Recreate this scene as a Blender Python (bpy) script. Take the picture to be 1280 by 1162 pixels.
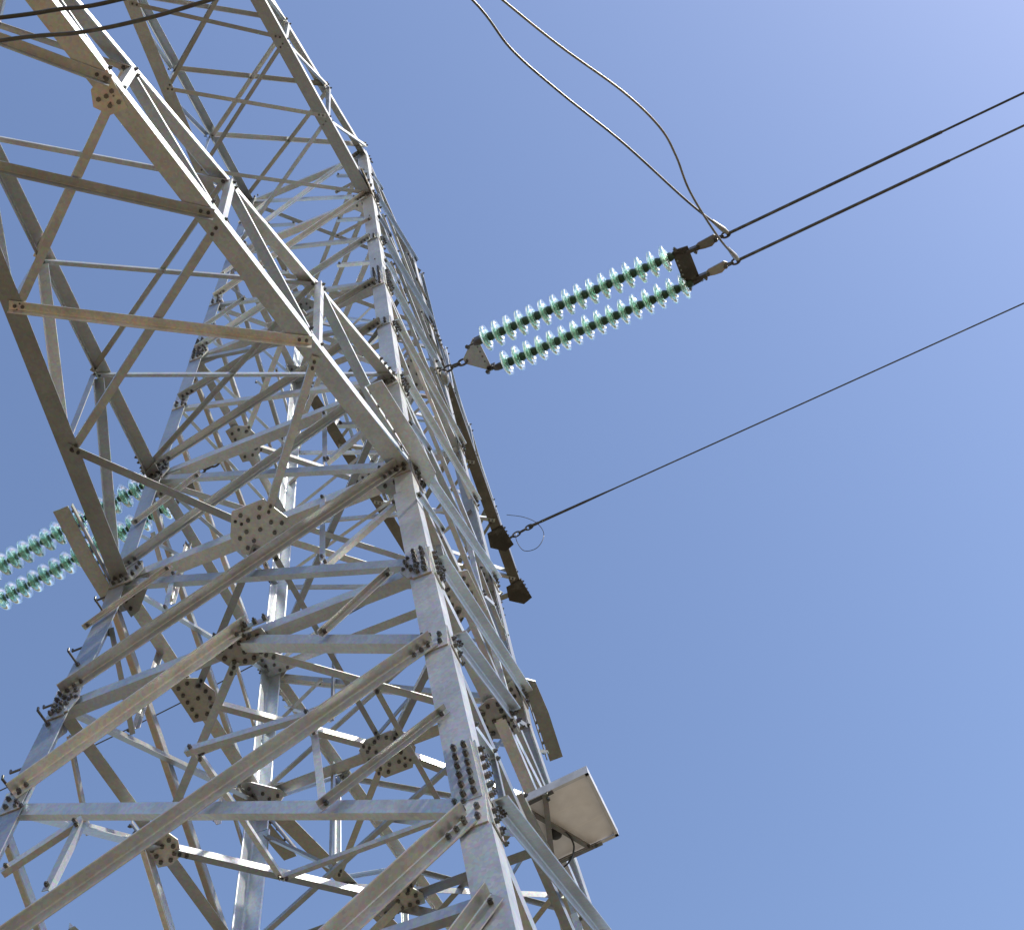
import bpy, math, random
from mathutils import Vector, Matrix
random.seed(7)
for o in list(bpy.data.objects): bpy.data.objects.remove(o)
sc = bpy.context.scene
COL = sc.collection

# ------------------------------------------------------------------ camera
# heights below are measured from the lower crossarm level; G is that level's height above the ground
G = 12.85
cam = bpy.data.cameras.new('camera')
cam.sensor_fit = 'HORIZONTAL'; cam.sensor_width = 36.0; cam.lens = 46.326
cam.clip_start = 0.1; cam.clip_end = 5000
co = bpy.data.objects.new('camera', cam); COL.objects.link(co)
YAW, PITCH, ROLL = 0.156, 2.633, -0.237
M = Matrix.Rotation(YAW, 4, 'Z') @ Matrix.Rotation(PITCH, 4, 'X') @ Matrix.Rotation(ROLL, 4, 'Z')
M.translation = Vector((3.470, -7.369, -11.253 + G))
co.matrix_world = M
sc.camera = co

# ------------------------------------------------------------------ light
SUN_EL, SUN_AZ = math.radians(46), math.radians(-9)     # azimuth from +X towards +Y
w = bpy.data.worlds.new('World'); sc.world = w; w.use_nodes = True
nt = w.node_tree; bg = nt.nodes['Background']
sky = nt.nodes.new('ShaderNodeTexSky'); sky.sky_type = 'NISHITA'; sky.sun_disc = False
sky.sun_elevation = SUN_EL; sky.sun_rotation = math.pi/2 - SUN_AZ
sky.air_density = 1.2; sky.dust_density = 1.1; sky.ozone_density = 4.5; sky.altitude = 0
tint = nt.nodes.new('ShaderNodeMix'); tint.data_type = 'RGBA'; tint.blend_type = 'MULTIPLY'     # slightly violet haze of the day
tint.inputs['Factor'].default_value = 1; tint.inputs['B'].default_value = (1.055, .95, .94, 1)
nt.links.new(sky.outputs[0], tint.inputs['A']); nt.links.new(tint.outputs['Result'], bg.inputs[0]); bg.inputs[1].default_value = 0.135
sl = bpy.data.lights.new('sun', 'SUN'); sl.energy = 4.6; sl.angle = math.radians(0.53); sl.color = (1.0, .93, .80)
so = bpy.data.objects.new('sun', sl); COL.objects.link(so)
sd = Vector((math.cos(SUN_EL)*math.cos(SUN_AZ), math.cos(SUN_EL)*math.sin(SUN_AZ), math.sin(SUN_EL)))
so.rotation_euler = sd.to_track_quat('Z', 'Y').to_euler()
vs = sc.view_settings
vs.view_transform = 'Standard'; vs.look = 'None'; vs.gamma = 1; vs.use_curve_mapping = False; vs.exposure = 0.72

# ------------------------------------------------------------------ materials
def new_mat(name):
    m = bpy.data.materials.new(name); m.use_nodes = True
    return m, m.node_tree, m.node_tree.nodes['Principled BSDF']
def steel(name, ca, cb, metal=.72, rough=(.26, .48), scale=3.0, stain=(.31, .31, .30), stain_amt=.45):
    m, t, b = new_mat(name); N = t.nodes.new; L = t.links.new
    tc = N('ShaderNodeTexCoord')
    oi = N('ShaderNodeObjectInfo')
    n1 = N('ShaderNodeTexNoise'); n1.inputs['Scale'].default_value = scale; n1.inputs['Detail'].default_value = 6
    n1.inputs['Roughness'].default_value = .65
    v = N('ShaderNodeTexVoronoi'); v.inputs['Scale'].default_value = 45
    L(tc.outputs['Object'], n1.inputs['Vector']); L(tc.outputs['Object'], v.inputs['Vector'])
    r1 = N('ShaderNodeValToRGB'); r1.color_ramp.elements[0].position = .3; r1.color_ramp.elements[1].position = .7
    r1.color_ramp.elements[0].color = (*ca, 1); r1.color_ramp.elements[1].color = (*cb, 1)
    L(n1.outputs['Fac'], r1.inputs[0])
    wc = N('ShaderNodeMix'); wc.data_type = 'RGBA'; wc.blend_type = 'MULTIPLY'; wc.inputs['Factor'].default_value = 1
    rr = N('ShaderNodeValToRGB'); rr.color_ramp.elements[0].color = (.93, .985, 1.03, 1); rr.color_ramp.elements[1].color = (1.03, 1.0, .93, 1)
    wn = N('ShaderNodeTexWhiteNoise'); wn.noise_dimensions = '1D'; L(oi.outputs['Random'], wn.inputs['W'])
    L(wn.outputs['Value'], rr.inputs[0]); L(rr.outputs[0], wc.inputs['B']); L(r1.outputs[0], wc.inputs['A'])
    hs = N('ShaderNodeHueSaturation')                       # each bar its own shade of zinc
    mr0 = N('ShaderNodeMapRange'); mr0.inputs['To Min'].default_value = .55; mr0.inputs['To Max'].default_value = 1.15
    L(oi.outputs['Random'], mr0.inputs['Value']); L(mr0.outputs[0], hs.inputs['Value']); L(wc.outputs['Result'], hs.inputs['Color'])
    mx = N('ShaderNodeMix'); mx.data_type = 'RGBA'; mx.blend_type = 'MULTIPLY'; mx.inputs['Factor'].default_value = .22
    L(hs.outputs[0], mx.inputs['A']); L(v.outputs['Color'], mx.inputs['B'])
    n2 = N('ShaderNodeTexNoise'); n2.inputs['Scale'].default_value = 1.7; n2.inputs['Detail'].default_value = 8; n2.inputs['Roughness'].default_value = .75
    mp = N('ShaderNodeMapping'); mp.inputs['Scale'].default_value = (3, 3, .7)
    L(tc.outputs['Object'], mp.inputs['Vector']); L(mp.outputs[0], n2.inputs['Vector'])
    r2 = N('ShaderNodeValToRGB'); r2.color_ramp.elements[0].position = .52; r2.color_ramp.elements[1].position = .75
    r2.color_ramp.elements[1].color = (stain_amt,)*3 + (1,)
    L(n2.outputs['Fac'], r2.inputs[0])
    mx2 = N('ShaderNodeMix'); mx2.data_type = 'RGBA'; mx2.inputs['B'].default_value = (*stain, 1)
    L(r2.outputs[0], mx2.inputs['Factor']); L(mx.outputs['Result'], mx2.inputs['A'])
    L(mx2.outputs['Result'], b.inputs['Base Color'])
    mr = N('ShaderNodeMapRange'); mr.inputs['To Min'].default_value = rough[0]; mr.inputs['To Max'].default_value = rough[1]
    L(n1.outputs['Fac'], mr.inputs['Value']); L(mr.outputs[0], b.inputs['Roughness'])
    b.inputs['Metallic'].default_value = metal
    bp = N('ShaderNodeBump'); bp.inputs['Strength'].default_value = .12; bp.inputs['Distance'].default_value = .01
    L(n1.outputs['Fac'], bp.inputs['Height']); L(bp.outputs[0], b.inputs['Normal'])
    return m
ZINC = steel('galvanised_steel', (.57, .58, .58), (.73, .74, .74))
PLATE = steel('gusset_steel', (.56, .55, .52), (.72, .70, .66), metal=.5)
BOLT = steel('bolt_steel', (.10, .098, .095), (.20, .195, .19), metal=.6)
SHADED = steel('shaded_steel', (.17, .165, .15), (.28, .27, .25), metal=.5)  # darker copy of the zinc: shade on the far upper chord put into colour
JUMP = steel('bright_aluminium', (.14, .137, .128), (.24, .235, .22), metal=.4, scale=8)
DARK = steel('dark_fitting', (.055, .05, .045), (.13, .12, .11), metal=.3)
FIT = steel('grey_fitting', (.34, .345, .35), (.48, .485, .49), metal=.5)
WIRE = steel('weathered_aluminium', (.07, .07, .07), (.13, .13, .125), metal=.3, scale=8)
def plain(name, col, rough=.5, metal=0.0, lo=.8):
    m, t, b = new_mat(name); N = t.nodes.new; L = t.links.new
    n = N('ShaderNodeTexNoise'); n.inputs['Scale'].default_value = 9; n.inputs['Detail'].default_value = 5
    tc = N('ShaderNodeTexCoord'); L(tc.outputs['Object'], n.inputs['Vector'])
    r = N('ShaderNodeValToRGB'); r.color_ramp.elements[0].position = .3; r.color_ramp.elements[1].position = .75
    r.color_ramp.elements[0].color = (*[c*lo for c in col], 1); r.color_ramp.elements[1].color = (*[min(1, c*1.1) for c in col], 1)
    L(n.outputs['Fac'], r.inputs[0]); L(r.outputs[0], b.inputs['Base Color'])
    b.inputs['Roughness'].default_value = rough; b.inputs['Metallic'].default_value = metal
    return m
BACK = plain('panel_backsheet', (.86, .86, .87), .45, 0, .95)
FRAME = plain('panel_frame', (.72, .72, .72), .35, .5)
TAPE = plain('busbar_tape', (.95, .95, .95), .2, 0, .98)
CELL = plain('solar_cell', (.02, .03, .07), .15)
BRK = steel('bracket_steel', (.17, .165, .16), (.27, .26, .25), metal=.3)
BLACK = plain('black_plastic', (.02, .02, .02), .4)
def glass():
    m, t, b = new_mat('toughened_glass'); N = t.nodes.new; L = t.links.new
    b.inputs['Base Color'].default_value = (.62, .92, .77, 1)
    b.inputs['Transmission Weight'].default_value = 1; b.inputs['Roughness'].default_value = .05; b.inputs['IOR'].default_value = 1.5
    d = N('ShaderNodeBsdfTranslucent'); d.inputs[0].default_value = (.62, .86, .73, 1)
    x = N('ShaderNodeMixShader'); x.inputs[0].default_value = .19
    L(b.outputs[0], x.inputs[1]); L(d.outputs[0], x.inputs[2]); L(x.outputs[0], t.nodes['Material Output'].inputs['Surface'])
    return m
GLASS = glass()
def ground_mat(name, ca, cb):
    m, t, b = new_mat(name); N = t.nodes.new; L = t.links.new
    tc = N('ShaderNodeTexCoord')
    n = N('ShaderNodeTexNoise'); n.inputs['Scale'].default_value = .35; n.inputs['Detail'].default_value = 9
    L(tc.outputs['Object'], n.inputs['Vector'])
    r = N('ShaderNodeValToRGB'); r.color_ramp.elements[0].position = .35; r.color_ramp.elements[1].position = .68
    r.color_ramp.elements[0].color = (*ca, 1); r.color_ramp.elements[1].color = (*cb, 1)
    L(n.outputs['Fac'], r.inputs[0]); L(r.outputs[0], b.inputs['Base Color']); b.inputs['Roughness'].default_value = .95
    n2 = N('ShaderNodeTexNoise'); n2.inputs['Scale'].default_value = 6; n2.inputs['Detail'].default_value = 8
    L(tc.outputs['Object'], n2.inputs['Vector'])
    bp = N('ShaderNodeBump'); bp.inputs['Strength'].default_value = .6; bp.inputs['Distance'].default_value = .05
    L(n2.outputs['Fac'], bp.inputs['Height']); L(bp.outputs[0], b.inputs['Normal'])
    return m

# ------------------------------------------------------------------ mesh helpers
def V(*a): return Vector(a)
class MB:
    def __init__(s): s.v = []; s.f = []; s.m = []; s.mats = []; s.sm = []
    def mi(s, mat):
        if mat not in s.mats: s.mats.append(mat)
        return s.mats.index(mat)
    def add(s, vs_, fs, mat, smooth=False):
        k = len(s.v); s.v += [tuple(x) for x in vs_]; i = s.mi(mat)
        for f in fs: s.f.append([k+j for j in f]); s.m.append(i); s.sm.append(smooth)
    def prism(s, poly, d, mat):                  # closed polygon (list of 3D) extruded by vector d
        n = len(poly); d = Vector(d)
        nrm = Vector((0, 0, 0))
        for i in range(n): nrm += Vector(poly[i]).cross(Vector(poly[(i+1) % n]))
        if nrm.dot(d) > 0: poly = list(reversed(poly))
        vs_ = [Vector(p) for p in poly] + [Vector(p)+d for p in poly]
        fs = [list(range(n)), list(range(2*n-1, n-1, -1))] + [[(i+1) % n, i, n+i, n+(i+1) % n] for i in range(n)]
        s.add(vs_, fs, mat)
    def angle(s, p0, p1, u, v, w1, w2, t, mat):  # L section, corner along p0-p1, legs along u and v
        p0, p1 = Vector(p0), Vector(p1); a = (p1-p0).normalized()
        u = Vector(u); u = (u - u.dot(a)*a).normalized(); v = Vector(v); v = v - v.dot(a)*a; v = (v - v.dot(u)*u).normalized()
        r = min(t*.9, .4*min(w1, w2)-t*.4); e = t*.45
        q = [(0, 0), (w1, 0), (w1, t-e), (w1-e, t), (t+r, t), (t+r*.3, t+r*.3), (t, t+r), (t, w2-e), (t-e, w2), (0, w2)]
        A = [p0+u*x+v*y for x, y in q]; B = [p1+u*x+v*y for x, y in q]
        c1 = [0, 1, 2, 3, 4, 5]; c2 = [0, 5, 6, 7, 8, 9]
        fs = [c1, c2, [k+10 for k in reversed(c1)], [k+10 for k in reversed(c2)]] + [[(i+1) % 10, i, 10+i, 10+(i+1) % 10] for i in range(10)]
        if u.cross(v).dot(a) > 0: fs = [list(reversed(f)) for f in fs]
        s.add(A+B, fs, mat)
    def box(s, c, ax, ay, az, mat):              # centre and three half vectors
        c, ax, ay, az = Vector(c), Vector(ax), Vector(ay), Vector(az)
        s.prism([c-ax-ay-az, c+ax-ay-az, c+ax+ay-az, c-ax+ay-az], az*2, mat)
    def bolt(s, p, n, r=.019, h=.024, mat=None, tail=True):
        p, n = Vector(p), Vector(n).normalized(); mat = mat or BOLT
        u = n.orthogonal().normalized(); v = n.cross(u); a0 = random.random()
        s.prism([p+(u*math.cos(a0+i*math.pi/3)+v*math.sin(a0+i*math.pi/3))*r for i in range(6)], n*h, mat)
        if tail:
            p2 = p+n*h
            s.prism([p2+(u*math.cos(i*math.pi/3)+v*math.sin(i*math.pi/3))*r*.5 for i in range(6)], n*h*.5, mat)
    def tube(s, pts, r, mat, seg=8, caps=True):
        pts = [Vector(p) for p in pts]; n = len(pts)
        rr = r if isinstance(r, (list, tuple)) else [r]*n
        prev = None; rings = []
        for i, p in enumerate(pts):
            d = (pts[min(i+1, n-1)] - pts[max(i-1, 0)]).normalized()
            u = d.orthogonal().normalized() if prev is None else (prev - prev.dot(d)*d).normalized()
            prev = u; v = d.cross(u)
            rings.append([p+(u*math.cos(2*math.pi*k/seg)+v*math.sin(2*math.pi*k/seg))*rr[i] for k in range(seg)])
        vs_ = [x for R in rings for x in R]
        fs = [[i*seg+k, i*seg+(k+1) % seg, (i+1)*seg+(k+1) % seg, (i+1)*seg+k] for i in range(n-1) for k in range(seg)]
        s.add(vs_, fs, mat, True)
        if caps: s.add(rings[0], [list(range(seg-1, -1, -1))], mat); s.add(rings[-1], [list(range(seg))], mat)
    def lathe(s, prof, o, ax, mat, seg=28, closed=True, smooth=True):  # prof [(along, radius)]
        o, a = Vector(o), Vector(ax).normalized(); u = a.orthogonal().normalized(); v = a.cross(u); n = len(prof)
        vs_ = [o+a*x+(u*math.cos(2*math.pi*k/seg)+v*math.sin(2*math.pi*k/seg))*r for x, r in prof for k in range(seg)]
        rng = n if closed else n-1
        fs = [[i*seg+(k+1) % seg, i*seg+k, ((i+1) % n)*seg+k, ((i+1) % n)*seg+(k+1) % seg] for i in range(rng) for k in range(seg)]
        s.add(vs_, fs, mat, smooth)
    def build(s, name, parent=None, origin=None):
        me = bpy.data.meshes.new(name)
        o0 = Vector(origin) if origin is not None else Vector((0, 0, 0))
        me.from_pydata([tuple(Vector(x)-o0) for x in s.v], [], s.f)
        for m_ in s.mats: me.materials.append(m_)
        me.polygons.foreach_set('material_index', s.m); me.polygons.foreach_set('use_smooth', s.sm)
        me.update()
        o = bpy.data.objects.new(name, me); COL.objects.link(o); o.location = o0
        if parent is not None: o.parent = parent
        return o
def tag(o, label=None, cat=None, group=None, kind=None):
    if label: o['label'] = label
    if cat: o['category'] = cat
    if group: o['group'] = group
    if kind: o['kind'] = kind
    return o
def empty(name, loc, label, cat, group=None):
    o = bpy.data.objects.new(name, None); COL.objects.link(o); o.location = loc; o.empty_display_size = .3
    return tag(o, label, cat, group)
def spline(pts, n=8):
    P = [Vector(p) for p in pts]; P = [2*P[0]-P[1]] + P + [2*P[-1]-P[-2]]; out = []
    for i in range(1, len(P)-2):
        a, b, c, d = P[i-1:i+3]
        for k in range(n):
            t = k/n
            out.append(.5*(2*b+(c-a)*t+(2*a-5*b+4*c-d)*t*t+(3*b-a-3*c+d)*t**3))
    return out+[P[-2]]

# ------------------------------------------------------------------ ground
mb = MB(); mb.add([(-2500, -2500, 0), (2500, -2500, 0), (2500, 2500, 0), (-2500, 2500, 0)], [[0, 1, 2, 3]], ground_mat('dry_soil', (.045, .038, .022), (.125, .100, .058)))
tag(mb.build('ground'), kind='structure')
mb = MB(); mb.add([(-300, -15, .004), (300, -15, .004), (300, -4.6, .004), (-300, -4.6, .004)], [[0, 1, 2, 3]], ground_mat('bounce_strip_sand', (.17, .112, .055), (.28, .185, .095)))  # unseen sandy strip, added to bounce warm light up under the front crossarm
tag(mb.build('added_bounce_strip'), kind='structure')

# ------------------------------------------------------------------ lattice tower
TOWER = empty('transmission_tower', (0, 0, 0), 'galvanised steel lattice transmission tower with long crossarms', 'tower')
ZK, SU, SL, W0 = -.488, .029, .079, 1.6
def hw(z): return W0-SU*z if z > ZK else W0-SU*ZK-SL*(z-ZK)
U1, U0, ZA, ZB, ZC, L1, L0, H2, H3, H4, H5 = 13.228, 10.201, 7.75, 5.664, 4.071, 2.196, 0., -2.046, -3.282, -5.339, -8.4
TL = .018                                        # leg thickness
def rz(p, k):                                    # quarter turns about the tower axis, up to ground-based height
    x, y, z = p
    for _ in range(k % 4): x, y = -y, x
    return Vector((x, y, z))
def up(p): return Vector((p[0], p[1], p[2]+G))
def T(p, k): return up(rz(p, k))

# legs: the corner at the front right, turned four times
def leg(k):
    m = MB()
    zs = [-G, ZK, U1+.12]
    for a, b in ((0, 1), (1, 2)):
        z0, z1 = zs[a], zs[b]
        wd = .205 if a == 0 else .18
        m.angle(T((hw(z0), -hw(z0), z0), k), T((hw(z1), -hw(z1), z1), k), rz((-1, 0, 0), k), rz((0, 1, 0), k), wd, wd, TL, ZINC)
    return m.build('leg', TOWER)
LEGS = [leg(k) for k in range(4)]                # 0 front right, 1 back right, 2 back left, 3 front left
def splice(k, z, h, rows):
    m = MB(); t = .014
    def pt(a, b, zz, off):                       # a along the front flange inwards, b along the side flange
        return T((hw(zz)-a+off[0], -hw(zz)+b+off[1], zz), k)
    for side in (0, 1):
        d = Vector(rz((0, -1, 0) if side == 0 else (1, 0, 0), k))
        def q(s_, zz, off): return pt(s_, 0, zz, (0, -off)) if side == 0 else pt(0, s_, zz, (off, 0))
        m.prism([q(.012, z-h, .002), q(.18, z-h, .002), q(.18, z+h, .002), q(.012, z+h, .002)], d*t, ZINC)
        for i in range(rows):
            for s_ in (.055, .125):
                zz = z-h+.06+(2*h-.12)*i/(rows-1)+(.03 if s_ > .1 else 0)*0
                m.bolt(q(s_, zz, .002+t), d, .02, .03)
    m.build('splice_plate', LEGS[k])
for k in range(4):
    splice(k, H2+.04, .24, 5); splice(k, -4.92, .30, 6); splice(k, 5.95, .27, 7)
# step bolts up the front left leg
for i in range(30):
    z = -12.2+i*.43
    m = MB()
    c = (hw(z), -hw(z), z)
    if i % 2 == 0: a, d = (c[0]-.06, c[1], z), (0, -1, 0)
    else: a, d = (c[0], c[1]+.06, z), (1, 0, 0)
    pa = T(a, 3); dv = rz(d, 3)
    m.tube([pa-dv*.05, pa+dv*.17], .011, BOLT, 6); m.tube([pa+dv*.165, pa+dv*.17+V(0, 0, .035)], .011, BOLT, 6)
    m.bolt(pa, dv, .022, .02, tail=False)
    m.build('step_bolt', LEGS[3])

def endbolts(m, p0, p1, n, off, cnt=3, r=.018, gap=.065):
    p0, p1 = Vector(p0), Vector(p1); a = (p1-p0).normalized(); n = Vector(n)
    for i in range(cnt):
        for q, s_ in ((p0, 1), (p1, -1)):
            m.bolt(q+a*s_*(.05+i*gap)+n*off, n, r, .022)
def face_member(k, s0, z0, s1, z1, w_, outer, name, t=.010, bolts=2, w2=None, flip=False):
    """angle bar in face k; s measured along the face at its own height"""
    y0, y1 = -hw(z0), -hw(z1)
    n = V(0, -1, 0)
    p0, p1 = V(s0, y0, z0), V(s1, y1, z1)
    a = (p1-p0).normalized(); updir = n.cross(a)
    if updir.z < 0 or (abs(updir.z) < 1e-6 and updir.x < 0): updir = -updir
    w2 = w2 or w_
    m = MB()
    if outer:
        o = n*(.018)
        if flip: c0, c1, u = p0-updir*w_*.5+o, p1-updir*w_*.5+o, updir
        else: c0, c1, u = p0+updir*w_*.5+o, p1+updir*w_*.5+o, -updir
        m.angle(T(c0, k), T(c1, k), rz(u, k), rz(n, k), w_, w2, t, ZINC)
        endbolts(m, T(p0, k), T(p1, k), rz(n, k), .018+t, bolts)
    else:
        o = -n*(TL+.003)
        c0, c1, u = p0-updir*w_*.5+o, p1-updir*w_*.5+o, updir
        m.angle(T(c0, k), T(c1, k), rz(u, k), rz(-n, k), w_, w2, t, ZINC)
        endbolts(m, T(p0, k), T(p1, k), rz(n, k), -(TL+.003) if name in ('redundant_bar', 'secondary_bar') else .006, bolts)
    return m.build(name, TOWER)
def gusset(k, s, z, pts, n_off=.004, t=.012, bolts=()):
    m = MB(); n = V(0, -1, 0)
    poly = [T((s+a, -hw(z+b)-n_off, z+b), k) for a, b in pts]
    m.prism(poly, rz(n*t, k), PLATE)
    for a, b in bolts: m.bolt(T((s+a, -hw(z+b)-n_off-t, z+b), k), rz(n, k), .02, .026)
    return m.build('gusset_plate', TOWER)
IN = .10                                         # how far inside the corner the bars are bolted
panels = [(L0, H2, .115, .10), (L1, L0, .095, .09), (ZC, L1, .09, .08), (ZB, ZC, .085, .075), (ZA, ZB, .09, .078), (U0, ZA, .09, .078), (U1, U0, .08, .07),
          (H3, H4, .112, .108), (H4, H5, .13, .12)]
for k in range(4):
    for zt, zb, wo, wi in panels:
        ht, hb = hw(zt)-IN, hw(zb)-IN
        face_member(k, ht, zt-.06, -hb, zb+.10, wo*.80, True, 'face_diagonal', t=.011, bolts=3, w2=wo*.92)
        face_member(k, -ht, zt-.06, hb, zb+.10, wi, False, 'face_diagonal', bolts=2, w2=wi*.62)
    # lowest bay down to the ground
    face_member(k, hw(H5)-IN, H5, -hw(-G+.3)+IN, -G+.3, .16, True, 'face_diagonal', t=.012)
    face_member(k, -hw(H5)+IN, H5, hw(-G+.3)-IN, -G+.3, .14, False, 'face_diagonal')
    # level struts
    for z, w_ in ((U1, .09), (U0, .10), (ZB, .10), (L1, .105), (L0, .125), (H2, .105)):
        h = hw(z)-.06
        zz = z+.017*(k % 2)
        face_member(k, -h, zz, h, zz, w_, False, 'level_strut', bolts=3, w2=w_*1.15)
    # inverted V below the H2 strut
    for sgn in (1, -1):
        face_member(k, -.10*sgn if sgn < 0 else .02, H2-.04 if sgn > 0 else H2+.02, sgn*(hw(H3)-IN), H3+.05, .105, sgn < 0, 'hip_brace', t=.012)
    # secondary bars from the diagonals back to the legs
    for zt, zb in ((U1, U0), (U0, ZA), (ZA, ZB), (L1, L0), (ZB, ZC)):
        H = zt-zb
        if H > 1.7:
            face_member(k, .52*hw(zt), zt-.25*H, hw(zt-.55*H)-.06, zt-.53*H, .05, False, 'redundant_bar', t=.006, bolts=1)
            face_member(k, -.52*hw(zt), zt-.25*H, -hw(zt-.55*H)+.06, zt-.53*H, .05, True, 'redundant_bar', t=.006, bolts=1)
        if H > 2.2:
            face_member(k, -.50*hw(zb), zb+.27*H, -.10, zb+.06*H, .045, False, 'secondary_bar', t=.006, bolts=1)
            face_member(k, .50*hw(zb), zb+.27*H, hw(zb)-.07, zb+.36*H, .045, True, 'secondary_bar', t=.006, bolts=1)
    # small redundant bars between the diagonals
    for a, b in (((.66, .10), (.71, -1.22)), ((.71, -1.33), (1.44, -.60)), ((.79, -2.62), (1.40, -2.02)), ((.77, -3.80), (.89, -4.75)),
                 ((.89, -4.78), (1.80, -4.24)), ((-1.63, -4.07), (-1.06, -3.79)), ((-1.07, -3.82), (-1.17, -4.49)), ((-.89, -.27), (-.87, -1.0)), ((.63, 2.10), (.67, .83)), ((.67, .83), (1.25, 1.39)),
                 ((-.30, -3.42), (.75, -3.56))):
        face_member(k, a[0], a[1], b[0], b[1], .055, a[0] > .75 and a[1] < -.5 and b[1] < a[1]+2 and (b[1] > a[1]), 'redundant_bar', t=.006, bolts=1)
    for a, b, w_ in (((-.89, -.24), (-1.70, -.83), .045), ((2.0, -6.1), (.9, -7.35), .10), ((.7, -6.0), (2.0, -6.05), .07)):
        face_member(k, a[0], a[1], b[0], b[1], w_, w_ != .07, 'redundant_bar', t=.008, bolts=1)
    # node plates where the legs meet the diagonals
    for z in (L0, L1, U0, ZB, H2):
        for sg in (1, -1):
            s = sg*hw(z)
            a = .36 if z in (L0, U0) else .27
            pts = [(-sg*.004, -.16), (-sg*a*.75, -.17), (-sg*a, -.02), (-sg*a*.9, .16), (-sg*.25*a, .24), (-sg*.004, .24)]
            if sg < 0: pts = pts[::-1]
            bl = [(-sg*x, y) for x in (.06, .13) for y in (-.11, -.03, .05, .14)] + [(-sg*(a-.07), .03), (-sg*(a-.10), -.06), (-sg*(a-.05), .10)]
            gusset(k, s, z, pts, n_off=.002, bolts=bl)
    # smaller plates at the crossings above
    for z in (ZA, ZC, H3, H4):
        for sg in (1, -1):
            s = sg*hw(z)
            pts = [(-sg*.004, -.12), (-sg*.19, -.12), (-sg*.21, .12), (-sg*.004, .14)]
            if sg < 0: pts = pts[::-1]
            gusset(k, s, z, pts, n_off=.002, t=.010, bolts=[(-sg*.06, -.06), (-sg*.06, .03), (-sg*.15, -.05), (-sg*.15, .05)])

# plan bracing: a diamond between the strut middles, with a flat plate at each middle
def plan_bar(p0, p1, w_, name='plan_brace', t=.008, side=1, dz=0.0, bolts=2, lower=True):
    p0, p1 = Vector(p0), Vector(p1); a = (p1-p0).normalized(); s_ = a.cross(V(0, 0, 1)).normalized()*side
    m = MB(); o = V(0, 0, dz)
    c0, c1 = p0-s_*w_*.5+o, p1-s_*w_*.5+o
    m.angle(up(c0), up(c1), s_, (0, 0, 1), w_, w_, t, ZINC)
    endbolts(m, up(p0+o), up(p1+o), (0, 0, -1), 0, bolts)
    return m.build(name, TOWER)
def flat_plate(c, pts, bolts, rot=0, t=.012, mat=None):
    m = MB(); ca, sa = math.cos(rot), math.sin(rot)
    def q(a, b, z): return up((c[0]+a*ca-b*sa, c[1]+a*sa+b*ca, c[2]+z))
    m.prism([q(a, b, 0) for a, b in pts], (0, 0, t), mat or PLATE)
    for a, b in bolts: m.bolt(q(a, b, 0), (0, 0, -1), .021, .022, tail=False)
    return m.build('gusset_plate', TOWER)
OCT = [(-.30, -.02), (-.22, -.18), (0, -.25), (.22, -.18), (.30, -.02), (.27, .13), (-.27, .13)]
OB = [(-.22, -.05), (-.15, -.13), (-.05, -.17), (.05, -.17), (.15, -.13), (.22, -.05), (-.2, .06), (-.1, .06), (.1, .06), (.2, .06), (0, -.06), (.0, .06)]
MIDP = [(-.16, -.33), (.17, -.33), (.29, -.05), (.27, .15), (.15, .25), (-.15, .25), (-.28, .15), (-.30, -.08)]
MIDB = [(-.10, -.26), (-.06, -.18), (.10, -.26), (.05, -.17), (-.22, -.03), (-.13, -.07), (.22, -.02), (.13, -.07), (-.2, .1), (-.11, .05), (.19, .1), (.11, .05), (0, -.04), (-.07, .19), (.07, .19)]
for z in (ZB, L0, H2):
    h = hw(z)-.07
    mid = [rz((0, -h, z), k) for k in range(4)]
    for k in range(4):
        a, b = mid[k], mid[(k+1) % 4]; d = (b-a).normalized()
        plan_bar(a+d*.16, b-d*.16, .075, dz=-.085 if z != ZB else -.07, side=1)
        c = mid[k]
        if z == L0 and k % 2 == 0:
            flat_plate((c.x, c.y, z-.072), MIDP, MIDB, rot=k*math.pi/2)
        else:
            q_ = .82 if z == H2 else 1
            flat_plate((c.x, c.y, z-.072), [(x*q_, -y*q_) for x, y in OCT], [(x*q_, -y*q_) for x, y in OB], rot=k*math.pi/2)
    if z == ZB:
        for zz in (U0, U1, ZA, L1):
            h2 = hw(zz)-.08
            plan_bar((h2, -h2, zz), (-h2, h2, zz), .075, dz=-.03, bolts=2); plan_bar((-h2, -h2, zz), (h2, h2, zz), .075, dz=-.045, bolts=2)
    if z == L0:
        plan_bar(mid[0]+V(0, .2, 0), mid[2]-V(0, .2, 0), .06, dz=-.10)
    if z == H2:
        q = [(mid[k]+mid[(k+1) % 4])/2 for k in range(4)]
        for k in range(4): plan_bar(q[k], q[(k+1) % 4], .05, dz=-.115, bolts=1)

# flat corner plates under the struts at the crossarm levels
for z in (L0, L1, U0, U1):
    for k in range(4):
        h = hw(z)
        pl = [(h-.02, -h+.02), (h-.40, -h+.02), (h-.36, -h+.13), (h-.13, -h+.36), (h-.02, -h+.40)]
        m = MB(); m.prism([T((a, b, z-.11), k) for a, b in pl], (0, 0, .010), ZINC)
        for a, b in ((.30, .07), (.20, .07), (.07, .30), (.07, .20), (.17, .17)): m.bolt(T((h-a, -h+b, z-.11), k), (0, 0, -1), .02, .022)
        m.build('corner_plate', TOWER)
# splice bolts along the middle of the H2 struts
for k in range(4):
    m = MB()
    m.prism([T((a, -hw(H2)-.034, H2+b), k) for a, b in ((-.24, -.01), (.30, -.01), (.30, .05), (-.24, .05))], rz((0, -.010, 0), k), ZINC)
    for i in range(6): m.bolt(T((-.19+.09*i, -hw(H2)-.044, H2+.02), k), rz((0, -1, .2), k), .021, .034)
    m.build('splice_plate', TOWER)

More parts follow.
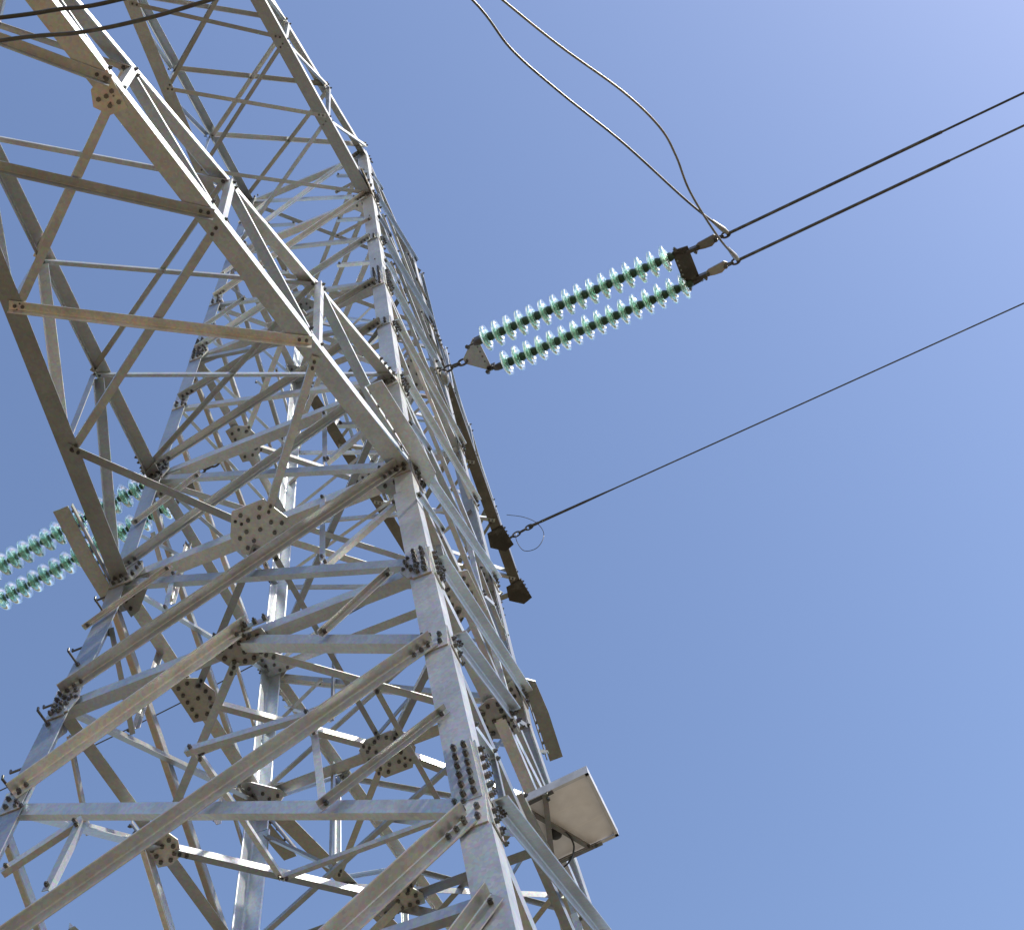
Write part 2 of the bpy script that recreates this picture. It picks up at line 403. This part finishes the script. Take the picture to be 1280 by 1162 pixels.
# ---------------------------------------------------------------- lower crossarms (front and back)
def arm_face_bar(p0, p1, k, u, v, w_, name, t=.008, bolts=2, bn=None, w2=None, mat=None):
    m = MB(); m.angle(T(p0, k), T(p1, k), rz(u, k), rz(v, k), w_, w2 or w_, t, mat or ZINC)
    if bolts:
        a = (Vector(p1)-Vector(p0)).normalized(); uu = Vector(u); uu = (uu-uu.dot(a)*a).normalized()*w_*.5
        endbolts(m, T(Vector(p0)+uu, k), T(Vector(p1)+uu, k), rz(bn or (0, 0, -1), k), .001, bolts, r=.017)
    return m.build(name, TOWER)
LN = [(0, 1.6), (1.462, 1.322), (2.870, 1.055), (4.198, .802), (5.45, .565), (6.65, .337)]   # run, half width
def lz(d): return max(2.196-.305*d, .22)         # height of the upper chord
for k in (0, 2):
    y = lambda d: -1.6-d
    dT = 6.9; hT = 1.6-.19*dT
    for s in (1, -1):
        # bottom chord: wide flange flat underneath, upright flange on the outside
        m = MB(); m.angle(T((s*1.62, -1.42, -.02), k), T((s*hT, y(dT), -.02), k), rz((-s, 0, 0), k), (0, 0, 1), .175, .14, .016, ZINC)
        m.build('crossarm_chord', TOWER)
        # side plates that tie the chord to the leg
        m = MB()
        pl = [(s*1.655, -1.28), (s*1.785, -1.40), (s*1.77, -1.86), (s*1.70, -2.52), (s*1.545, -2.52), (s*1.60, -2.0)]
        m.prism([T((a, b, -.006), k) for a, b in pl], (0, 0, .014), ZINC)
        m.prism([T((s*1.650, -1.30, .008), k), T((s*1.515, -2.5, .008), k), T((s*1.515, -2.5, .06), k), T((s*1.650, -1.30, .12), k)], rz((s*.012, 0, 0), k), PLATE)
        for i in range(8):
            f = i/7; m.bolt(T((s*(1.662-.135*f), -1.36-1.06*f, .035+.03*(i % 2)), k), rz((s, 0, 0), k), .02, .03)
        m.build('chord_tie_plate', TOWER)
        # top chord
        z1 = 2.196
        p0, p1 = (s*hw(z1), -hw(z1)+.05, z1), (s*hT, y(dT), lz(dT))
        m = MB(); m.angle(T(p0, k), T(p1, k), rz((-s, 0, 0), k), (0, 0, -1), .14, .075, .012, ZINC)
        for i in range(4): m.bolt(T((s*(hw(z1)+.001-.19*(.15+.08*i)), -hw(z1)-.1-.08*i, z1-.05-.30*(.10+.08*i)), k), rz((s, 0, 0), k), .018, .024)
        m.build('crossarm_chord', TOWER)
        # side bracing: posts and slopes between the two chords
        for i in range(1, len(LN)):
            d, h = LN[i]; dp, hp = LN[i-1]
            off = .012
            arm_face_bar((s*(h-off), y(d), .06), (s*(h-off), y(d), lz(d)-.02), k, (0, 1, 0), (-s, 0, 0), .07, 'crossarm_post', .006, 1, (s, 0, 0))
            arm_face_bar((s*(h-off-.01), y(d)+.05, lz(d)-.07), (s*(hp-off-.01), y(dp)-.10, .10), k, (0, 0, -1), (-s, 0, 0), .03, 'crossarm_brace', .006, 1, (s, 0, 0), w2=.11)
    # bottom face: crossed bars, the first bay meeting at the plate in the middle of the strut
    arm_face_bar((-(LN[1][1]-.06), y(LN[1][0]), -.03), (-.14, -hw(0)-.03, -.06), k, (0, -1, 0), (0, 0, 1), .085, 'crossarm_lace', bolts=2)
    arm_face_bar((LN[1][1]-.10, y(LN[1][0])+.04, -.05), (.10, -hw(0)-.10, -.075), k, (0, 1, 0), (0, 0, 1), .075, 'crossarm_lace', bolts=2)
    for i in range(1, len(LN)-1):
        (d0, h0), (d1, h1) = LN[i], LN[i+1]
        arm_face_bar((h0-.06, y(d0)-.05, -.03), (-(h1-.06), y(d1), -.03), k, (0, -1, 0), (0, 0, -1), .085, 'crossarm_lace', bolts=2)
        arm_face_bar((-(h0-.06), y(d0)+.03, -.012), (h1-.06, y(d1)-.02, -.012), k, (0, 1, 0), (0, 0, 1), .075, 'crossarm_lace', bolts=2)
    for s in (1, -1):
        for i in (3,):
            d, h = LN[i]
            m = MB(); q = [(s*(h-.02), y(d)+.17), (s*(h-.02), y(d)-.17), (s*(h-.22), y(d)-.07), (s*(h-.27), y(d)+.06), (s*(h-.18), y(d)+.17)]
            m.prism([T((a, b, -.036), k) for a, b in q], (0, 0, .012), PLATE)
            for a, b in ((.06, .1), (.06, -.1), (.13, .02), (.14, .1), (.2, .02), (.07, 0)): m.bolt(T((s*(h-a), y(d)+b, -.036), k), (0, 0, -1), .02, .02, tail=False)
            m.build('gusset_plate', TOWER)
    # top face: crossed lighter bars
    for i in range(0, len(LN)-1):
        (d0, h0), (d1, h1) = LN[i], LN[i+1]
        za, zb = lz(d0)-.012, lz(d1)-.012
        arm_face_bar((h0-.05, y(d0), za), (-(h1-.05), y(d1), zb), k, (0, 1, 0), (0, 0, -1), .055, 'crossarm_lace', .006, 1)
        arm_face_bar((-(h0-.05), y(d0), za-.012), (h1-.05, y(d1), zb-.012), k, (0, -1, 0), (0, 0, -1), .055, 'crossarm_lace', .006, 1)
    # tip plate
    m = MB(); m.prism([T((-.36, y(6.8), -.04), k), T((.36, y(6.8), -.04), k), T((.22, y(7.15), -.04), k), T((-.22, y(7.15), -.04), k)], (0, 0, .02), PLATE)
    m.prism([T((-.33, y(6.9), -.02), k), T((.33, y(6.9), -.02), k), T((.33, y(6.9), .26), k), T((-.33, y(6.9), .26), k)], rz((0, .014, 0), k), PLATE)
    m.build('tip_plate', TOWER)

# ---------------------------------------------------------------- upper crossarms for the earth wires
UN = [(0, 1.3), (1.42, 1.14), (2.77, 1.0), (4.10, .88), (5.5, .76)]
def uh(d): return 1.3-.082*d
def uz(d): return max(U1-.56*d, U0+.2)
for k in (0, 2):
    y = lambda d: -1.3-d
    for s in (1, -1):
        dT = 6.0
        m = MB(); m.angle(T((s*1.30, -1.2, U0-.01), k), T((s*uh(dT), y(dT), U0-.01), k), rz((-s, 0, 0), k), (0, 0, 1), .20, .18, .014, ZINC if k == 0 else SHADED)
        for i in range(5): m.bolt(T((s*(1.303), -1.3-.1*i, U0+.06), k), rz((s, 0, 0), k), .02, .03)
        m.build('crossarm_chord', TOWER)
        p0, p1 = (s*hw(U1), -hw(U1)+.05, U1), (s*uh(5.6), y(5.6), uz(5.6))
        m = MB(); m.angle(T(p0, k), T(p1, k), rz((-s, 0, 0), k), (0, 0, -1), .13, .15, .012, ZINC)
        m.build('crossarm_chord', TOWER)
        m = MB()
        m.prism([T((s*1.312, -1.0, U0-.18), k), T((s*1.312, -1.75, U0-.02), k), T((s*1.27, -1.75, U0+.16), k), T((s*1.30, -1.0, U0+.3), k)], rz((s*.012, 0, 0), k), PLATE)
        for i in range(6): m.bolt(T((s*1.32, -1.12-.1*i, U0+.03+.04*(i % 2)), k), rz((s, 0, 0), k), .02, .03)
        m.build('gusset_plate', TOWER)
        for i in range(1, len(UN)):
            d, dp = UN[i][0], UN[i-1][0]; h, hp = uh(d), uh(dp)
            arm_face_bar((s*(h-.012), y(d), U0+.05), (s*(h-.012), y(d), uz(d)-.03), k, (0, 1, 0), (-s, 0, 0), .06, 'crossarm_post', .006, 1, (s, 0, 0))
            arm_face_bar((s*(hp-.02), y(dp)-.06, uz(dp)-.1), (s*(h-.02), y(d)+.06, U0+.08), k, (0, 0, -1), (-s, 0, 0), .06, 'crossarm_brace', .006, 1, (s, 0, 0))
    for i in range(0, len(UN)-1):
        d0, d1 = UN[i][0], UN[i+1][0]; h0, h1 = uh(d0), uh(d1)
        arm_face_bar((h0-.06, y(d0), U0-.019), (-(h1-.06), y(d1), U0-.019), k, (0, -1, 0), (0, 0, 1), .065, 'crossarm_lace', .007, 2)
        arm_face_bar((-(h0-.06), y(d0), U0+.007), (h1-.06, y(d1), U0+.007), k, (0, 1, 0), (0, 0, 1), .06, 'crossarm_lace', .007, 2)
        za, zb = uz(d0)-.015, uz(d1)-.015
        arm_face_bar((h0-.05, y(d0), za), (-(h1-.05), y(d1), zb), k, (0, -1, 0), (0, 0, -1), .085, 'crossarm_lace', .007, 1)
        arm_face_bar((-(h0-.05), y(d0), za-.014), (h1-.05, y(d1), zb-.014), k, (0, 1, 0), (0, 0, -1), .07, 'crossarm_lace', .007, 1)
    # earth wire yokes and end frame at the tip
    for s in (1, -1):
        for d, a in ((4.55, .30), (5.85, .24)):
            m = MB(); h = uh(d)
            m.prism([T((s*(h+.05), y(d-.28), U0-.03), k), T((s*(h-.28), y(d-.22), U0-.03), k), T((s*(h-.34), y(d+.1), U0-.03), k), T((s*(h-.1), y(d+.3), U0-.03), k), T((s*(h+.10), y(d+.22), U0-.03), k)], (0, 0, .014), DARK)
            m.box(T((s*(h+.02), y(d), U0+.08), k), rz((.02, 0, 0), k), rz((0, .16, 0), k), (0, 0, .1), DARK)
            for b in (-.14, -.05, .05, .14): m.bolt(T((s*(h+.04), y(d)+b, U0+.08), k), rz((s, 0, 0), k), .022, .03)
            m.build('earth_wire_plate', TOWER)
    m = MB(); m.angle(T((-uh(5.9), y(5.9), U0), k), T((uh(5.9), y(5.9), U0), k), rz((0, 1, 0), k), (0, 0, 1), .12, .12, .012, ZINC)
    m.build('level_strut', TOWER)

# ------------------------------------------------------------------ insulators, conductors and jumpers of the middle phase
S0 = .1742
def insulator(name_loc, a0, ax, label, group, n=16, S=None):
    S = S or S0
    a0 = Vector(a0); ax = Vector(ax).normalized()
    t = empty('insulator_string', a0, label, 'insulator', group)
    loc = lambda p: Vector(p)-a0
    m = MB(); m.lathe([(-.02, .012), (-.015, .03), (.03, .048), (.09, .052), (.12, .035), (.12, .0)], -ax*.13, ax, DARK, 14, False)
    m.tube([-ax*.26, -ax*.10], .012, DARK, 8); m.bolt(-ax*.25, ax.orthogonal(), .03, .05)
    m.build('socket_fitting', t)
    for i in range(n):
        o = ax*(i*S)
        m = MB(); R = .183
        prof = [(x*1.55-.012, r) for x, r in [(.000, .045), (.002, .09), (.010, .125), (.026, R-.004), (.046, R), (.056, R-.005), (.048, .136), (.026, .126), (.064, .120), (.068, .110), (.024, .098), (.022, .088), (.062, .082), (.064, .072), (.022, .056), (.03, .036), (.01, .036)]]
        m.lathe(prof, o, ax, GLASS, 32)
        d = m.build('glass_disc', t, origin=o)
        m = MB(); m.lathe([(.02, 0), (.02, .034), (.04, .034), (.056, .03), (.072, .05), (.085, .060), (.11, .062), (.135, .057), (.15, .046), (.165, .038), (.169, 0)], (0, 0, 0), ax, CAPM, 18, False)
        m.build('disc_cap', d)
    e = ax*(n*S)
    m = MB(); m.tube([e-ax*.04, e+ax*.14], .014, DARK, 8); m.bolt(e+ax*.11, ax.orthogonal(), .03, .05)
    m.build('ball_fitting', t)
    return a0+e
CAPM = plain('insulator_cap', (.035, .075, .05), .4, .2)
def chain(m, p0, p1, n, mat, r=.014, l=.05):
    p0, p1 = Vector(p0), Vector(p1); d = (p1-p0).normalized()
    for i in range(n):
        c = p0+(p1-p0)*(i+.5)/n; h = (p1-p0).length/n*.62
        u = d.orthogonal().normalized(); u = u if i % 2 == 0 else d.cross(u)
        m.tube([c+d*h*math.cos(a)+u*l*.8*math.sin(a) for a in [2*math.pi*j/14 for j in range(15)]], r, mat, 6, False)
# ---- right side
AXR = V(2.59, -.26, -.38).normalized()
lat = V(.05, 1, 0).normalized()
hR = up((1.66, .0, 5.35))
ya = up((2.06, -.045, 5.28))
t = empty('yoke_plate', ya, 'triangular steel yoke plate hanging from the tower by a chain, right of the tower', 'yoke plate')
m = MB(); pn = AXR.cross(lat).normalized()*.016
m.prism([AXR*-.05-lat*.04, AXR*-.05+lat*.04, AXR*.20+lat*.26, AXR*.26+lat*.22, AXR*.26-lat*.22, AXR*.20-lat*.26], pn, FIT)
for s in (-.12, -.04, .04, .12): m.bolt(AXR*.21+lat*s, -pn, .014, .01, tail=False)
m.build('plate', t)
m = MB(); chain(m, hR-ya+V(-.06, 0, 0), AXR*-.02, 4, DARK, .016, .05); m.build('link_chain', t)
m = MB()
for s in (1, -1): m.box(AXR*.26+lat*.23*s, AXR*.06, lat*.022, pn*2.2, DARK); m.bolt(AXR*.29+lat*.23*s-pn*2, -pn, .026, .03)
m.build('clevis', t)
m = MB(); pR = hR+V(-.02, 0, 0)
m.prism([pR+V(-.03, -.16, -.16), pR+V(-.03, .16, -.16), pR+V(-.03, .16, .16), pR+V(-.03, -.16, .16)], (.02, 0, 0), PLATE)
m.lathe([(0, .0), (0, .10), (.04, .11), (.08, .08), (.10, 0)], pR+V(.0, .06, -.10), (1, 0, 0), FIT, 16, False)
for a in (-.12, 0, .12):
    for b in (-.12, .12): m.bolt(pR+V(-.01, a, b), (1, 0, 0), .02, .03)
m.build('hanging_plate', TOWER)
cR = up((2.44, -.08, 5.13))
endR = []
for s, lab in ((-1, 'upper of two parallel green glass insulator strings stretching right from the tower'), (1, 'lower of two parallel green glass insulator strings stretching right from the tower')):
    endR.append(insulator(None, cR+lat*s*.23+AXR*.05*s, AXR, lab, 'glass insulator strings of the line'))
ctr = (endR[0]+endR[1])/2-AXR*.12
t = empty('yoke_plate', ctr, 'dark rectangular yoke plate joining the right insulator strings to the conductors', 'yoke plate')
m = MB(); m.prism([AXR*.05-lat*.27, AXR*.05+lat*.27, AXR*.10+lat*.29, AXR*.27+lat*.27, AXR*.27-lat*.27, AXR*.10-lat*.29], AXR.cross(lat)*.02, DARK)
for i in range(5): m.bolt(AXR*.08+lat*(-.14+.07*i), -AXR.cross(lat), .013, .012, mat=FIT, tail=False)
m.build('plate', t)
m = MB()
for s in (1, -1):
    m.box(AXR*.30+lat*.20*s, AXR*.07, lat*.025, AXR.cross(lat)*.035, DARK); m.bolt(AXR*.34+lat*.2*s+lat*.02, lat, .028, .04); m.bolt(AXR*.10+lat*.27*s, lat*s, .028, .04)
m.build('clevis', t)
WD = V(3.95, -.40, -.29).normalized()
def sagline(p, d, L_, drop, n=40):
    d = Vector(d); out = []
    for i in range(n+1):
        x = L_*(i/n)**1.6
        out.append(p+d*x+V(0, 0, drop*(x/L_)**2))
    return out
CST = []
for s, lab in ((-1, 'upper'), (1, 'lower')):
    b = ctr+AXR*.36+lat*.20*s
    e = b+AXR*.42
    t = empty('strain_clamp', b, lab + ' grey strain clamp between the dark yoke plate and its conductor', 'clamp', 'strain clamps right of the tower')
    m = MB(); pnv = AXR.cross(lat).normalized()
    q = [(0, .03), (.05, .055), (.27, .075), (.31, .04), (.30, -.01), (.20, -.065), (.10, -.055), (0, -.03)]
    m.prism([AXR*a-lat*b_-pnv*.012 for a, b_ in q], pnv*.024, FIT); m.bolt(AXR*.27-pnv*.012, -pnv, .03, .03); m.bolt(AXR*.02-pnv*.012, -pnv, .03, .03)
    m.build('clamp_plate', t)
    m = MB(); chain(m, AXR*.27, AXR*.46, 2, DARK, .014, .045); m.build('link_chain', t)
    CST.append(e)
    t = empty('conductor', e, lab + ' of the twin dark conductors leaving the right insulators', 'power line', 'twin conductors right of the tower')
    m = MB(); m.tube([p-e for p in sagline(e, WD, 2.9, 0, 3)], .021, WIRE, 10); m.build('compression_sleeve', t)
    m = MB(); m.tube([p-e for p in sagline(e+WD*2.85, WD, 300, 34)], .0150, WIRE, 10); m.build('wire', t)
# jumpers looping round the front of the tower to the left side
AXL = V(-1, .12, -.04).normalized()
hL = up((-1.66, 0, 5.35))
def jumper(pts, label, st):
    st = Vector(st)
    P = [st]+[up(p) for p in pts]
    t = empty('jumper_cable', st, label, 'jumper cable', 'jumper cables of the middle phase')
    m = MB(); m.tube([p-st for p in spline(P, 8)], .0148, JUMP, 10); m.build('wire', t)
    d = (P[1]-P[0]).normalized()
    m = MB(); m.tube([d*.02, d*.1, d*.18, d*.32], [.026, .036, .03, .018], FIT, 10); m.build('lug', t)
LEFTJ = [(2.0, -6.9, 3.9), (0, -7.6, 3.8), (-2.6, -6.6, 3.9), (-4.6, -4.0, 4.3), (-5.6, -1.5, 4.8), (-5.75, -.05, 4.88)]
jumper([(5.47, -1.28, 4.5), (4.94, -2.32, 4.4), (4.42, -3.2, 4.4), (4.06, -3.88, 4.4), (3.84, -4.56, 4.4), (3.2, -5.8, 4.2)]+LEFTJ,
       'thin jumper cable running straight down to the upper conductor', CST[0]+V(.03, 0, 0))
jumper([(5.68, -.74, 4.4), (5.52, -1.43, 4.4), (5.49, -1.93, 4.4), (5.41, -2.34, 4.4), (5.13, -2.91, 4.4), (4.6, -3.7, 4.4), (4.16, -4.43, 4.4), (3.5, -5.6, 4.2)]
       + [(a+.1, b+.35, c) for a, b, c in LEFTJ[:-1]]+[(-5.75, .37, 4.88)],
       'jumper cable with an S bend dropping to the lower conductor', CST[1]+V(.03, 0, 0))
# ---- left side
latL = V(-.12, -1, 0).normalized()
yL = hL+AXL*.42
t = empty('yoke_plate', yL, 'triangular yoke plate behind the left leg of the tower', 'yoke plate')
m = MB(); pn = AXL.cross(latL).normalized()*.016
m.prism([AXL*-.05-latL*.04, AXL*-.05+latL*.04, AXL*.20+latL*.26, AXL*.26+latL*.22, AXL*.26-latL*.22, AXL*.20-latL*.26], pn, FIT); m.build('plate', t)
m = MB(); chain(m, hL-yL+V(.05, 0, 0), AXL*-.02, 4, DARK, .016, .05); m.build('link_chain', t)
m = MB(); m.prism([hL+V(.01, -.16, -.16), hL+V(.01, .16, -.16), hL+V(.01, .16, .16), hL+V(.01, -.16, .16)], (-.02, 0, 0), PLATE); m.build('hanging_plate', TOWER)
endL = []
for s, lab in ((1, 'upper green glass insulator string stretching left behind the brown crossarm chord'), (-1, 'lower green glass insulator string stretching left behind the brown crossarm chord')):
    endL.append(insulator(None, yL+AXL*.60+latL*s*.23, AXL, lab, 'glass insulator strings of the line', S=.184))
ctr = (endL[0]+endL[1])/2
t = empty('yoke_plate', ctr, 'yoke plate at the outer end of the left insulator strings', 'yoke plate')
m = MB(); m.prism([AXL*.05-latL*.27, AXL*.05+latL*.27, AXL*.27+latL*.27, AXL*.27-latL*.27], AXL.cross(latL)*.02, DARK); m.build('plate', t)
m = MB()
for s in (1, -1): m.box(AXL*.30+latL*.20*s, AXL*.07, latL*.025, AXL.cross(latL)*.035, DARK)
m.build('clevis', t)
for s, lab in ((1, 'nearer'), (-1, 'farther')):
    e = ctr+AXL*.36+latL*.2*s
    t = empty('conductor', e, lab + ' of the twin conductors beyond the left insulator strings', 'power line', 'twin conductors left of the tower')
    m = MB(); m.tube([p-e for p in sagline(e, AXL, 300, 18)], .0165, WIRE, 8); m.build('wire', t)

# jumpers of the outer phase under the front crossarm
for pts, lab in (([(-3.2, -7.6, -.5), (-1.2, -7.15, -.9), (.49, -6.69, -1), (.89, -6.59, -1), (1.31, -6.49, -1), (2.6, -6.3, -.8), (4.2, -6.3, .1)], 'upper dark jumper cable crossing in front of the brown crossarm chord'),
                 ([(-3.2, -7.3, -.5), (-1.2, -6.9, -.95), (.41, -6.55, -1), (.96, -6.39, -1), (1.43, -6.30, -1), (1.94, -6.24, -.98), (3.0, -6.1, -.7), (4.3, -6.0, .1)], 'lower dark jumper cable crossing in front of the brown crossarm chord')):
    m = MB(); st = up(pts[2]); m.tube([p-st for p in spline([up(p) for p in pts], 8)], .0165, WIRE, 10)
    o = m.build('jumper_cable'); o.location = st; tag(o, lab, 'jumper cable', 'jumper cables under the front crossarm')

LOOP = [(1.03, 6, 11.19), (1.35, 6, 10.87), (1.58, 6, 10.47), (1.65, 6, 10.0), (1.47, 6, 9.66), (1.21, 6, 9.72), (1.11, 6, 10.14), (1.13, 6, 10.42)]
# ------------------------------------------------------------------ earth wires
e0 = up((1.06, 6.0, 10.42))
t = empty('earth_wire', e0, 'single thin earth wire running right from the tip of the far crossarm', 'earth wire')
ED = V(10.5, -.5, .25).normalized()
m = MB(); m.tube([p-e0 for p in sagline(e0+ED*.7, ED, 300, 20)], .015, WIRE, 8); m.build('wire', t)
m = MB(); m.tube([ED*.5, ED*.62, ED*1.5, ED*2.2], [.018, .028, .026, .015], WIRE, 8); m.tube([ED*.34, ED*.55], .03, DARK, 8); m.build('grip', t)
m = MB(); chain(m, V(-.13, 0, -.10), ED*.42, 4, DARK, .016, .05); m.build('link_chain', t)
lp = [up(p)-e0 for p in LOOP]
m = MB(); m.tube(spline(lp, 8), .007, WIRE, 6); m.build('bonding_loop', t)
e1 = up((-.95, 6.0, 10.3))
pts = [(-.95, 6, 10.3), (-2.5, 6, 9.85), (-5.93, 6, 9.08), (-9.61, 6, 8.5), (-16, 6, 7.6), (-30, 6, 6.0)]
m = MB(); m.tube([p-e1 for p in spline([up(p) for p in pts], 8)], .0125, WIRE, 8)
o = m.build('earth_wire'); o.location = e1; tag(o, 'thin earth wire seen through the lattice behind the left leg', 'earth wire')

# ------------------------------------------------------------------ solar panel on the right face
c = [V(2.35, -.16, -3.3), V(2.33, .56, -3.3), V(1.74, .67, -3.3), V(1.73, -.09, -3.3)]
ct = sum(c, V(0, 0, 0))/4
t = empty('solar_panel', up(ct), 'small white backed solar panel bracketed to the right face of the tower', 'solar panel')
e1_, e2_ = (c[0]-c[3]), (c[2]-c[3]); nn = e1_.cross(e2_).normalized()
if nn.z < 0: nn = -nn
def pq(a, b, z=0): return c[3]+e1_*a+e2_*b-ct+nn*z
m = MB(); m.prism([pq(.02, .02), pq(.98, .02), pq(.98, .98), pq(.02, .98)], nn*.004, BACK); m.build('backsheet', t)
m = MB(); m.prism([pq(.02, .02, .006), pq(.98, .02, .006), pq(.98, .98, .006), pq(.02, .98, .006)], nn*.006, CELL); m.build('cell_face', t)
for b, a0, a1 in ((.36, .30, .78), (.66, .30, .92)):
    m = MB(); m.prism([pq(a0, b-.006, -.002), pq(a1, b-.006, -.002), pq(a1, b+.006, -.002), pq(a0, b+.006, -.002)], nn*.0015, TAPE); m.build('busbar', t)
m = MB(); e1n, e2n = e1_.normalized(), e2_.normalized()
for a0, b0, a1, b1, inn in ((0, 0, 1, 0, e2n), (1, 0, 1, 1, -e1n), (1, 1, 0, 1, -e2n), (0, 1, 0, 0, e1n)):
    m.angle(pq(a0, b0, -.03), pq(a1, b1, -.03), inn, nn, .03, .08, .004, FRAME)
m.build('frame', t)
m = MB(); jb = pq(.25, .60, -.002); m.lathe([(0, 0), (.0, .055), (.035, .05), (.045, .03), (.05, 0)], jb, -nn, BLACK, 16, False)
m.build('junction_box', t)
m = MB(); m.tube(spline([jb-nn*.03, jb+e1n*.09-nn*.05, jb+e1n*.10+e2n*.15-nn*.08, jb-e1n*.02+e2n*.34-nn*.03, jb-e1n*.2+e2n*.4], 6), .008, BLACK, 6); m.build('cable', t)
for a, b, w_ in ((pq(-.12, .02, -.035), pq(.48, .01, -.035), .035), (pq(-.12, .96, -.035), pq(.75, .97, -.035), .035), (pq(.42, -.02, -.07), pq(.06, .97, -.07), .045), (pq(.08, .06, -.055), pq(.62, .97, -.055), .035)):
    m = MB(); d = (b-a).normalized(); m.angle(a, b, nn.cross(d), nn, w_, w_*.7, .005, BRK); m.bolt(a+d*.05, -nn, .015, .02); m.bolt(b-d*.05, -nn, .015, .02); m.build('support_bracket', t)
